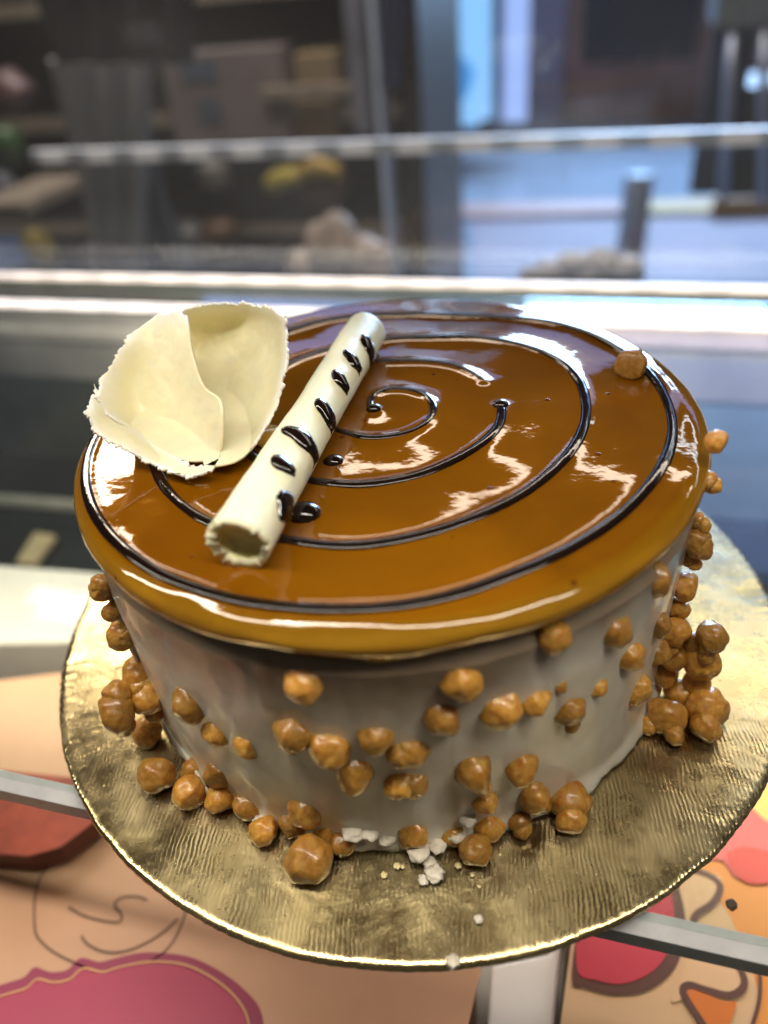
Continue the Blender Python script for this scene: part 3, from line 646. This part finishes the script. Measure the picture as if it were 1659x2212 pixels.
PEACH = simple('peach_card', (.62, .35, .21), .42, var=.10, scale=14)
def poly_box(name, label, corners, z0, z1, mat, side_mat, cat='cake box'):
    P = [on_z(a, b, z1) for a, b in corners]; c = np.mean(P, 0); c[2] = z0
    e = empty(name, c, label, cat)
    m = MB(); m.prism([(p[0], p[1]) for p in P], z1 - .05, z1); m.build('lid', mat, e, bevel=.04)
    m = MB(); q = [(c[0] + (p[0] - c[0]) * .985, c[1] + (p[1] - c[1]) * .985) for p in P]; m.prism(q, z0, z1 - .051); m.build('box_body', side_mat, e)
    return e
SIDE = simple('brown_card', (.22, .10, .06), .5)
b1 = poly_box('cake_box', 'peach cake box with a line drawn circle and a magenta cloud on its lid', [(-420, 1520), (330, 1430), (760, 1700), (1040, 2090), (985, 2330), (-500, 2700)], -16, ZB, PEACH, SIDE)
INK = (.16, .075, .04)
z = ZB + .006
flat_print(b1, 'printed_circle', [(75, 2000), (85, 1900), (150, 1825), (240, 1795), (330, 1815), (395, 1870), (405, 1950), (370, 2040), (300, 2090), (235, 2105), (150, 2075), (95, 2040)], INK, z, .07)
flat_print(b1, 'printed_squiggle', [(148, 1960), (180, 1978), (225, 1990), (258, 1992), (262, 1975), (248, 1955), (262, 1940), (295, 1937), (318, 1945)], INK, z, .08, False)
flat_print(b1, 'printed_arc', [(176, 2022), (190, 2040), (225, 2056), (270, 2055), (320, 2035), (360, 2008), (385, 1985)], INK, z, .08, False)
MAG = (.42, .045, .10)
flat_print(b1, 'printed_cloud', [(-100, 2160), (0, 2128), (50, 2112), (75, 2090), (110, 2100), (145, 2095), (175, 2070), (215, 2078), (250, 2070), (310, 2058), (400, 2065), (470, 2095), (530, 2140), (565, 2190), (570, 2280), (560, 2400), (-150, 2450)], (.30, .035, .085), z)
flat_print(b1, 'printed_cloud_core', [(-100, 2185), (0, 2152), (55, 2135), (80, 2115), (115, 2122), (150, 2115), (180, 2092), (222, 2100), (255, 2090), (320, 2078), (395, 2083), (455, 2110), (505, 2150), (535, 2200), (540, 2280), (530, 2400), (-140, 2440)], MAG, z + .02)
flat_print(b1, 'printed_cloud_outline', [(-100, 2185), (0, 2152), (55, 2135), (80, 2115), (115, 2122), (150, 2115), (180, 2092), (222, 2100), (255, 2090), (320, 2078), (395, 2083), (455, 2110), (505, 2150), (535, 2200), (540, 2280), (530, 2400)], (.66, .34, .14), z + .04, .06, False)

b2 = poly_box('cake_box', 'peach cake box with crimson circle and orange patches on its lid', [(1245, 1950), (1250, 1500), (1900, 1560), (2100, 2300), (1650, 2600), (1195, 2330)], -16, ZB, simple('peach_card_light', (.66, .42, .24), .42, var=.08, scale=14), SIDE)
DK = (.10, .035, .025)
flat_print(b2, 'printed_orange_field', [(1430, 1600), (1600, 1580), (1800, 1700), (1900, 1900), (1850, 2250), (1560, 2290), (1640, 2180), (1600, 2030), (1540, 1930), (1420, 1860), (1450, 1750)], (.72, .27, .05), z)
flat_print(b2, 'printed_circle_outline', [(1235, 2110), (1265, 2135), (1330, 2150), (1400, 2140), (1455, 2095), (1478, 2030), (1480, 1950), (1455, 1880), (1400, 1840), (1300, 1850), (1262, 1930)], DK, z + .02)
flat_print(b2, 'printed_circle', [(1246, 2090), (1290, 2118), (1345, 2125), (1400, 2105), (1438, 2065), (1455, 2010), (1452, 1940), (1428, 1885), (1390, 1855), (1300, 1860), (1255, 1940)], (.52, .035, .065), z + .04)
flat_print(b2, 'printed_drip', [(1430, 1850), (1470, 1862), (1530, 1882), (1560, 1905), (1540, 1960), (1500, 1985), (1560, 2040), (1605, 2110), (1580, 2150), (1520, 2130), (1490, 2150), (1450, 2160), (1480, 2080), (1480, 1980), (1460, 1900)], (.66, .42, .24), z + .03)
flat_print(b2, 'printed_drip_outline', [(1420, 1858), (1470, 1872), (1530, 1890), (1555, 1915), (1540, 1950), (1505, 1975), (1500, 2000), (1545, 2035), (1590, 2080), (1608, 2125), (1580, 2150), (1530, 2140), (1490, 2128), (1475, 2140), (1490, 2170), (1530, 2230)], DK, z + .05, .20, False)
flat_print(b2, 'printed_orange_triangle', [(1484, 2142), (1500, 2138), (1560, 2162), (1590, 2172), (1550, 2260), (1520, 2240)], (.62, .16, .02), z + .04)
flat_print(b2, 'printed_pink_patch', [(1480, 1790), (1540, 1740), (1600, 1730), (1760, 1790), (1720, 1900), (1600, 1900), (1560, 1860), (1500, 1850)], (.62, .12, .13), z + .06)
flat_print(b2, 'printed_red_patch', [(1570, 1850), (1610, 1830), (1680, 1850), (1680, 1900), (1610, 1905)], (.62, .05, .04), z + .08)
flat_print(b2, 'printed_yellow_patch', [(1540, 1700), (1570, 1640), (1700, 1560), (1760, 1700), (1680, 1780), (1600, 1725)], (.80, .50, .16), z + .07)
flat_print(b2, 'printed_stroke', [(1625, 2030), (1640, 2090), (1640, 2160), (1620, 2230)], DK, z + .06, .10, False)
flat_print(b2, 'printed_orange_stroke', [(1700, 1980), (1720, 2060), (1700, 2160)], (.50, .12, .02), z + .06, .12, False)
flat_print(b1, 'printed_hairline', [(-60, 1880), (20, 1850), (60, 1790), (120, 1765), (200, 1760)], (.45, .22, .12), z, .05, False)
# white tray between the boxes and bright white tray at the left rear
def tray(label, corners, z0, z1, mat):
    P = [on_z(a, b, z1) for a, b in corners]; c = np.mean(P, 0); c[2] = z0
    m = MB(); m.prism([(p[0], p[1]) for p in P], z0, z1); o = m.build('white_tray', mat, origin=c, bevel=.1); tag(o, label, 'tray'); return o
WH = simple('white_card', (.82, .78, .74), .5, var=.05)
tray('white card tray in the gap between the two peach cake boxes', [(1062, 2085), (1190, 2060), (1200, 1900), (1225, 1905), (1180, 2400), (1040, 2400)], -16, -9.2, WH)
tray('bright white tray on the lower deck at the left behind the peach box', [(-420, 1190), (190, 1235), (700, 1290), (760, 1400), (240, 1385), (-420, 1400)], -16, -10.5, WH)
# printed cake photograph on a small red box
b3 = poly_box('red_box', 'small dark red box beside the shelf edge at the left below the tray', [(-120, 1650), (170, 1680), (250, 1740), (130, 1830), (60, 1850), (-200, 1830)], ZB + .3, ZB + 1.2, simple('red_card', (.30, .055, .03), .4, var=.4, scale=60), simple('dark_red_card', (.10, .03, .02), .5))

# ================================================================ THE SHOP BEYOND THE PANE
FL = -88
def shop_structure(name, mb, mat):
    o = mb.build(name, mat); o['kind'] = 'structure'; return o
M_FLOOR = simple('shop_floor_tiles', (.24, .27, .32), .22, var=.25, scale=.8)
shop_structure('shop_floor', MB().box(-520, 330, 70, 700, FL - 4, FL), M_FLOOR)
M_WALLB = simple('brown_wall', (.22, .10, .075), .6, var=.35, scale=1.5)
shop_structure('back_wall', MB().box(-520, 330, 560, 575, FL, 260), M_WALLB)
shop_structure('left_wall', MB().box(-420, -410, 70, 560, FL, 260), simple('dark_wall', (.02, .017, .015), .7))
def slab(name, label, cat, x0, y0, x1, y1, v, d, mat, part=None, bevel=.3, group=None, j=0):
    """a box standing at distance v whose front covers the measured span"""
    ua, za = on_v(x0, y0, v); ub, zb = on_v(x1, y1, v); uc, _ = on_v((x0 + x1) / 2, (y0 + y1) / 2, v)
    w = abs(x1 - x0) * (v + 17.1) / FPX; h = abs(y1 - y0) * (v + 17.1) / FPX
    u0, u1 = min(ua, ub), max(ua, ub); z0, z1 = min(za, zb), max(za, zb)
    m = MB().box(u0, u1, v, v + d, z0, z1, j)
    o = m.build(name, mat, None, origin=uvz((u0 + u1) / 2, v, z0), bevel=bevel)
    return tag(o, label, cat, group), (u0, u1, z0, z1)
def part_slab(name, par, x0, y0, x1, y1, v, d, mat):
    ua, za = on_v(x0, y0, v); ub, zb = on_v(x1, y1, v)
    return MB().box(min(ua, ub), max(ua, ub), v, v + d, min(za, zb), max(za, zb)).build(name, mat, par)

# left and middle: a dark shelving unit with goods
M_RACK = simple('dark_brown_rack', (.035, .024, .018), .5)
M_RACKB = simple('pale_shelf_front', (.24, .19, .14), .5)
rk = empty('shelving_unit', uvz(-60, 180, FL), 'dark shop shelving with pale shelf fronts behind the glass pane', 'shelving')
MB().box(-190, -42, 205, 210, FL, 70).build('rack_back', simple('rack_back_paint', (.022, .017, .014), .6), rk)
for zz in (-12.0, -38.0, -62.0, 12.0):
    s = MB().box(-190, -43, 165, 204.9, zz - 2, zz).build('shelf_board', M_RACK, rk)
    MB().box(-190, -43, 163.8, 164.99, zz - 2.6, zz + .1).build('shelf_front', M_RACKB, s)
MB().box(-42, -38, 163.8, 210, FL, 70).build('upright', M_RACK, rk)
GOODS = 'goods on the shop shelves'
slab('carton', 'mauve grey carton with blue print on the shop shelf', 'carton', 340, 118, 630, 305, 160, 20, simple('mauve_carton', (.17, .135, .13), .6, scale=6, var=.3), group=GOODS)
slab('printed_label', 'upper blue grey label on the mauve carton', 'label', 385, 135, 470, 172, 159.6, .3, simple('blue_print', (.06, .08, .12), .6), bevel=0)
slab('printed_label', 'lower blue grey label on the mauve carton', 'label', 425, 215, 480, 262, 159.6, .3, simple('blue_print_b', (.05, .07, .10), .6), bevel=0)
slab('carton', 'tan cardboard carton beside the mauve carton on the shop shelf', 'carton', 632, 118, 728, 185, 161, 20, simple('tan_carton', (.25, .17, .085), .6, scale=6), group=GOODS)
slab('carton', 'tan cardboard carton below the shelf front beside the printed post', 'carton', 632, 218, 728, 300, 161, 20, simple('tan_carton_b', (.22, .15, .075), .6, scale=6), group=GOODS)
slab('shelf_rail', 'pale shelf rail between the two tan cartons', 'rail', 560, 190, 840, 205, 158, 2, M_RACKB)
slab('printed_post', 'white post with dark print beside the tan cartons', 'post', 735, -40, 800, 290, 150, 6, simple('white_post', (.20, .20, .23), .5, scale=9, var=.35))
slab('post', 'brown wooden post right of the printed white post', 'post', 803, -40, 822, 300, 152, 6, simple('brown_post', (.12, .06, .03), .5))
def packet(name, label, pts, v, col, r=3.2, var=.3, cat='packet'):
    P = [uvz(*(lambda q: (q[0], v, q[1]))(on_v(a, b, v))) for a, b in pts]
    C = smooth_curve(P, 6); n = len(C); R = [r * (.45 + .75 * math.sin(math.pi * i / (n - 1)) ** .5) * (1 + .25 * fbm((i * .5, v, 0), 1, 3)) for i in range(n)]
    o = MB().tube(C, R, 14).build(name, simple(name + str(len(bpy.data.materials)), col, .45, var=var, scale=12), None, smooth=True)
    return tag(o, label, cat, GOODS if cat == 'packet' else None)
packet('snack_packet', 'yellow snack packet with a red fold on the dark shelf', [(575, 405), (610, 385), (650, 380)], 150, (.34, .26, .03), 1.9)
packet('snack_packet', 'yellow and orange snack packet right of the plain yellow one', [(645, 375), (690, 360), (738, 375)], 152, (.36, .22, .03), 1.7)
packet('snack_packet', 'red brown packet under the yellow packets', [(655, 415), (700, 405), (740, 430)], 156, (.09, .03, .02), 4)
packet('snack_packet', 'dull orange brown packet in the middle of the dark shelf', [(470, 470), (478, 505), (470, 545)], 158, (.10, .045, .015), 4)
packet('snack_packet', 'pale beige packet hanging below the shelf rail', [(455, 345), (462, 375), (470, 410)], 158, (.11, .095, .08), 3.4)
packet('snack_packet', 'grey packet low on the dark shelf', [(405, 480), (412, 520), (418, 560)], 158, (.07, .065, .06), 4)
packet('snack_packet', 'yellow packet at the far left below the slanted board', [(55, 500), (80, 530), (110, 575)], 120, (.30, .23, .05), 2.6)
packet('snack_packet', 'green packet on the rack at the left edge', [(0, 270), (15, 310), (25, 350)], 120, (.035, .08, .025), 2.8)
packet('snack_packet', 'pinkish packet above the green one at the left edge', [(-20, 190), (30, 200), (60, 225)], 124, (.10, .05, .045), 3.2)
packet('snack_packet', 'small white packet at the left edge below the green one', [(0, 370), (12, 395), (14, 415)], 118, (.30, .29, .33), 1.6)
slab('slanted_board', 'pale board end at the left edge behind the pane', 'board', -60, 440, 60, 468, 100, 20, M_RACKB)
for x, y, r, lab in ((720, 520, 5.5, 'beige paper sack with red print at the foot of the shelves'), (800, 560, 5.0, 'second beige paper sack leaning at the foot of the partition'), (660, 575, 4.2, 'small beige sack at the left of the two large sacks'), (240, 545, 5, 'grey beige sack at the foot of the grey cloth')):
    u, zz = on_v(x, y, 120)
    o = lump(uvz(u, 120, zz - 3), r, None, x, 1.5).build('paper_sack', simple('sack%d' % x, (.34, .26, .20) if x > 500 else (.16, .15, .14), .7, var=.3, scale=12), smooth=True); tag(o, lab, 'sack')
# blurred person left of the shelves, built as grey cloth and dark top
def cloth(name, label, cat, top, bot, v, mat, folds=7, amp=1.4):
    n, m = 80, 30; v_ = []
    for i in range(m + 1):
        f = i / m
        xa = top[0] + (bot[0] - top[0]) * f; xb = top[1] + (bot[1] - top[1]) * (f ** 2 if len(bot) > 3 else f); y = top[2] + (bot[2] - top[2]) * f
        for k in range(n + 1):
            g = k / n; u, zz = on_v(xa + (xb - xa) * g, y, v)
            v_.append(uvz(u, v + amp * math.sin(g * folds * 6.28 + f * 1.5) * (.4 + .6 * f), zz))
    o = mesh_obj(name, v_, [(i * (n + 1) + k, i * (n + 1) + k + 1, (i + 1) * (n + 1) + k + 1, (i + 1) * (n + 1) + k) for i in range(m) for k in range(n)], mat, None, origin=v_[0])
    s = o.modifiers.new('thick', 'SOLIDIFY'); s.thickness = .004; return tag(o, label, cat)
cloth('figure_grey_cloth', 'grey cloth shape standing for a blurred person left of the mauve carton', 'cloth', (105, 330, 125), (215, 300, 620), 100, simple('figure_grey_cloth', (.40, .395, .38), .8, var=.15, scale=6), 3, 1.2)
cloth('blue_cloth', 'blue grey cloth curving down beside the grey cloth', 'cloth', (270, 322, 200), (290, 450, 620, 1), 103, simple('blue_cloth', (.09, .105, .14), .8, var=.2, scale=6), 2, .8)
cloth('figure_dark_top', 'black cloth shape with a pale stripe, upper part of the blurred person', 'coat', (60, 420, -60), (110, 410, 135), 97, simple('figure_black_cloth', (.008, .009, .012), .8), 4, 1.5)
slab('pale_stripe', 'pale stripe across the black top of the blurred person', 'stripe', 265, 58, 345, 92, 94, .4, simple('pale_stripe', (.17, .17, .18), .8, var=.3, scale=30), bevel=0)
# blue grey partition and dark jacket
M_PART = simple('blue_grey_partition', (.66, .72, .82), .5, var=.12, scale=1.2)
pt = empty('partition', uvz(-38, 200, FL), 'blue grey partition panel between the shelves and the bright doorway', 'partition')
m = MB(); u0, z0 = on_v(828, 300, 150); u1, z1 = on_v(940, 300, 300)
m.add([uvz(u0, 150, FL), uvz(u1, 300, FL), uvz(u1, 300, 200), uvz(u0, 150, 200), uvz(u0 - 1, 150, FL), uvz(u1 - 1, 302, FL), uvz(u1 - 1, 302, 200), uvz(u0 - 1, 150, 200)], [(0, 1, 2, 3), (7, 6, 5, 4), (0, 3, 7, 4), (1, 5, 6, 2), (3, 2, 6, 7), (0, 4, 5, 1)])
m.build('panel', M_PART, pt)
cloth('dark_blue_jacket', 'dark blue jacket hanging on the blue grey partition', 'jacket', (818, 880, -60), (822, 855, 190), 150, simple('navy_cloth', (.03, .04, .085), .8), 3, 1.0)
# bright doorway
win = empty('glazed_door', uvz(0, 450, FL), 'tall glazed door glowing with blue daylight', 'door')
def emis(name, col, s):
    m, nt, b = new_mat(name); b.inputs['Base Color'].default_value = (0, 0, 0, 1)
    nz = N(nt, 'ShaderNodeTexGradient'); tc = N(nt, 'ShaderNodeTexCoord'); mp = N(nt, 'ShaderNodeMapping'); mp.inputs['Rotation'].default_value = (0, math.radians(90), 0)
    b.inputs['Emission Color'].default_value = (*col, 1); b.inputs['Emission Strength'].default_value = s; return m
def door_panel(name, x0, x1, ytop, ybot, v, mat):
    u0, zb = on_v(x0, ybot, v); u1, _ = on_v(x1, ybot, v); return MB().box(u0, u1, v, v + 3, max(zb, FL), 330).build(name, mat, win)
door_panel('glass', 948, 1068, 0, 275, 450, emis('daylight_glass', (.27, .58, 1.0), 1.25))
door_panel('side_glass', 1080, 1136, 0, 265, 449, emis('daylight_side', (.38, .54, 1.0), 1.15))
door_panel('mullion', 1062, 1085, 0, 275, 446, simple('mullion_paint', (.25, .32, .5), .5))
o = MB(); u, zz = on_v(985, 170, 445); o = lump(uvz(u, 445, zz), 9, None, 3, 1.2).build('blue_bag', emis('blue_bag_glow', (.08, .42, 1.0), .8), smooth=True); tag(o, 'bright blue glowing bag hanging in the glazed door', 'bag')  # light through the bag is put in as emission
tw = empty('added_blue_panel', uvz(60, 548, 200), 'unseen wide blue glowing panel added high above the brown door for the glaze reflection', 'light panel')
MB().box(-330, 260, 548, 552, 205, 470).build('glass', emis('glaze_reflection_glow', (.24, .34, .72), 3.6), tw)  # added out of frame to give the glaze its blue reflection
slab('door_block', 'small dark block standing at the foot of the glazed door', 'block', 1035, 262, 1075, 280, 440, 6, simple('dark_block', (.02, .03, .06), .6))
# brown door and wall parts
bd = empty('brown_door', uvz(40, 540, FL), 'brown wooden door with a dark upper panel beside the glowing doorway', 'door')
part_slab('door_leaf', bd, 1215, -600, 1545, 262, 545, 10, simple('brown_door_wood', (.30, .13, .095), .5, var=.3, scale=3))
part_slab('glass_panel', bd, 1295, -500, 1500, 125, 541, 3.9, simple('dark_door_glass', (.012, .014, .02), .25))
part_slab('door_frame', bd, 1138, -600, 1210, 270, 538, 12, simple('mauve_frame', (.30, .22, .26), .5, var=.15))
# threshold step, seams and posts on the floor
def floor_strip(name, label, cat, pts, z, mat, h=1.0):
    P = [on_z(a, b, z) for a, b in pts]; m = MB(); m.prism([(p[0], p[1]) for p in P], z - h, z); o = m.build(name, mat, origin=np.mean(P, 0)); return tag(o, label, cat)
floor_strip('step_edge', 'pinkish orange step edge across the shop floor', 'step', [(870, 440), (1370, 432), (1378, 452), (860, 472)], FL + 3, simple('salmon_edge', (.46, .25, .20), .5), 3)
floor_strip('step_edge', 'yellow orange step edge at the right of the dark post', 'step', [(1395, 432), (1720, 425), (1720, 452), (1400, 456)], FL + 3, simple('ochre_edge', (.48, .28, .08), .5), 3)
floor_strip('floor_mat', 'mauve grey mat before the step edges', 'mat', [(835, 480), (1760, 465), (1760, 640), (820, 640)], FL + 1, simple('mauve_mat', (.24, .19, .215), .7, var=.15, scale=2), 1)
floor_strip('floor_mat', 'blue grey mat lying on the mauve mat near the partition', 'mat', [(850, 482), (1020, 476), (1030, 640), (835, 640)], FL + 2, simple('blue_mat', (.14, .17, .21), .7, var=.15, scale=2), .9)
ps = empty('bollard', uvz(20, 250, FL), 'thick blue grey post standing between the two step edges', 'post')
u0, _ = on_v(1338, 480, 235); u1, _ = on_v(1402, 480, 235); _, zt_ = on_v(1370, 385, 235)
MB().tube([uvz((u0 + u1) / 2, 238, FL), uvz((u0 + u1) / 2, 238, zt_)], (u1 - u0) / 2, 24).build('shaft', simple('post_paint', (.17, .20, .25), .5), ps, smooth=True)
for i, (x, y, r) in enumerate(((1190, 590, 2.4), (1240, 575, 2.2), (1300, 572, 2.6), (1350, 590, 2.4), (1150, 600, 1.8), (1270, 598, 2.6))):
    u, zz = on_v(x, y, 60)
    o = lump(uvz(u, 60, zz), r * .8, None, i + 60, .8).build('paper_scrap', simple('scrap%d' % i, (.42, .38, .38), .8), smooth=True); tag(o, ['crumpled white paper second from the left beyond the pane', 'crumpled white paper third from the left beyond the pane', 'largest crumpled white paper at the top of the heap', 'rightmost crumpled white paper beside the blue post', 'leftmost small crumpled white paper beyond the pane', 'crumpled white paper at the bottom middle of the heap'][i], 'paper', 'crumpled papers beyond the pane')
# stool and boxes at the right
stl = empty('bar_stool', uvz(90, 200, FL), 'chrome legged stool with a grey seat at the right behind the pane', 'stool')
part_slab('seat', stl, 1560, -60, 1760, 48, 200, 28, simple('grey_seat', (.12, .13, .13), .6))
M_CHROME = simple('brushed_steel', (.34, .36, .42), .3, metal=.6, var=.15)
for xa, ya, xb, yb, vv in ((1585, 40, 1560, 430, 202), (1618, 40, 1592, 250, 226), (1652, 40, 1648, 440, 202), (1700, 40, 1720, 430, 226)):
    a = on_v(xa, ya, vv); b = on_v(xb, yb, vv)
    MB().tube([uvz(a[0], vv, a[1]), uvz(b[0], vv, b[1])], 1.3, 12).build('leg', M_CHROME, stl, smooth=True)
slab('dark_post', 'dark vertical post beside the stool leg', 'post', 1545, 40, 1572, 420, 215, 3, simple('dark_post', (.05, .055, .07), .4))
slab('storage_box', 'tan box behind the stool legs', 'box', 1592, 190, 1800, 285, 230, 25, simple('tan_box', (.20, .14, .09), .6))
slab('storage_box', 'dark olive crate below the tan box at the right edge', 'box', 1575, 300, 1800, 425, 225, 25, simple('olive_crate', (.055, .042, .022), .6))
floor_strip('orange_panel', 'orange brown panel at the foot of the dark crate', 'panel', [(1545, 400), (1720, 392), (1720, 425), (1540, 432)], FL + 8, simple('orange_panel', (.40, .20, .07), .5), 4)
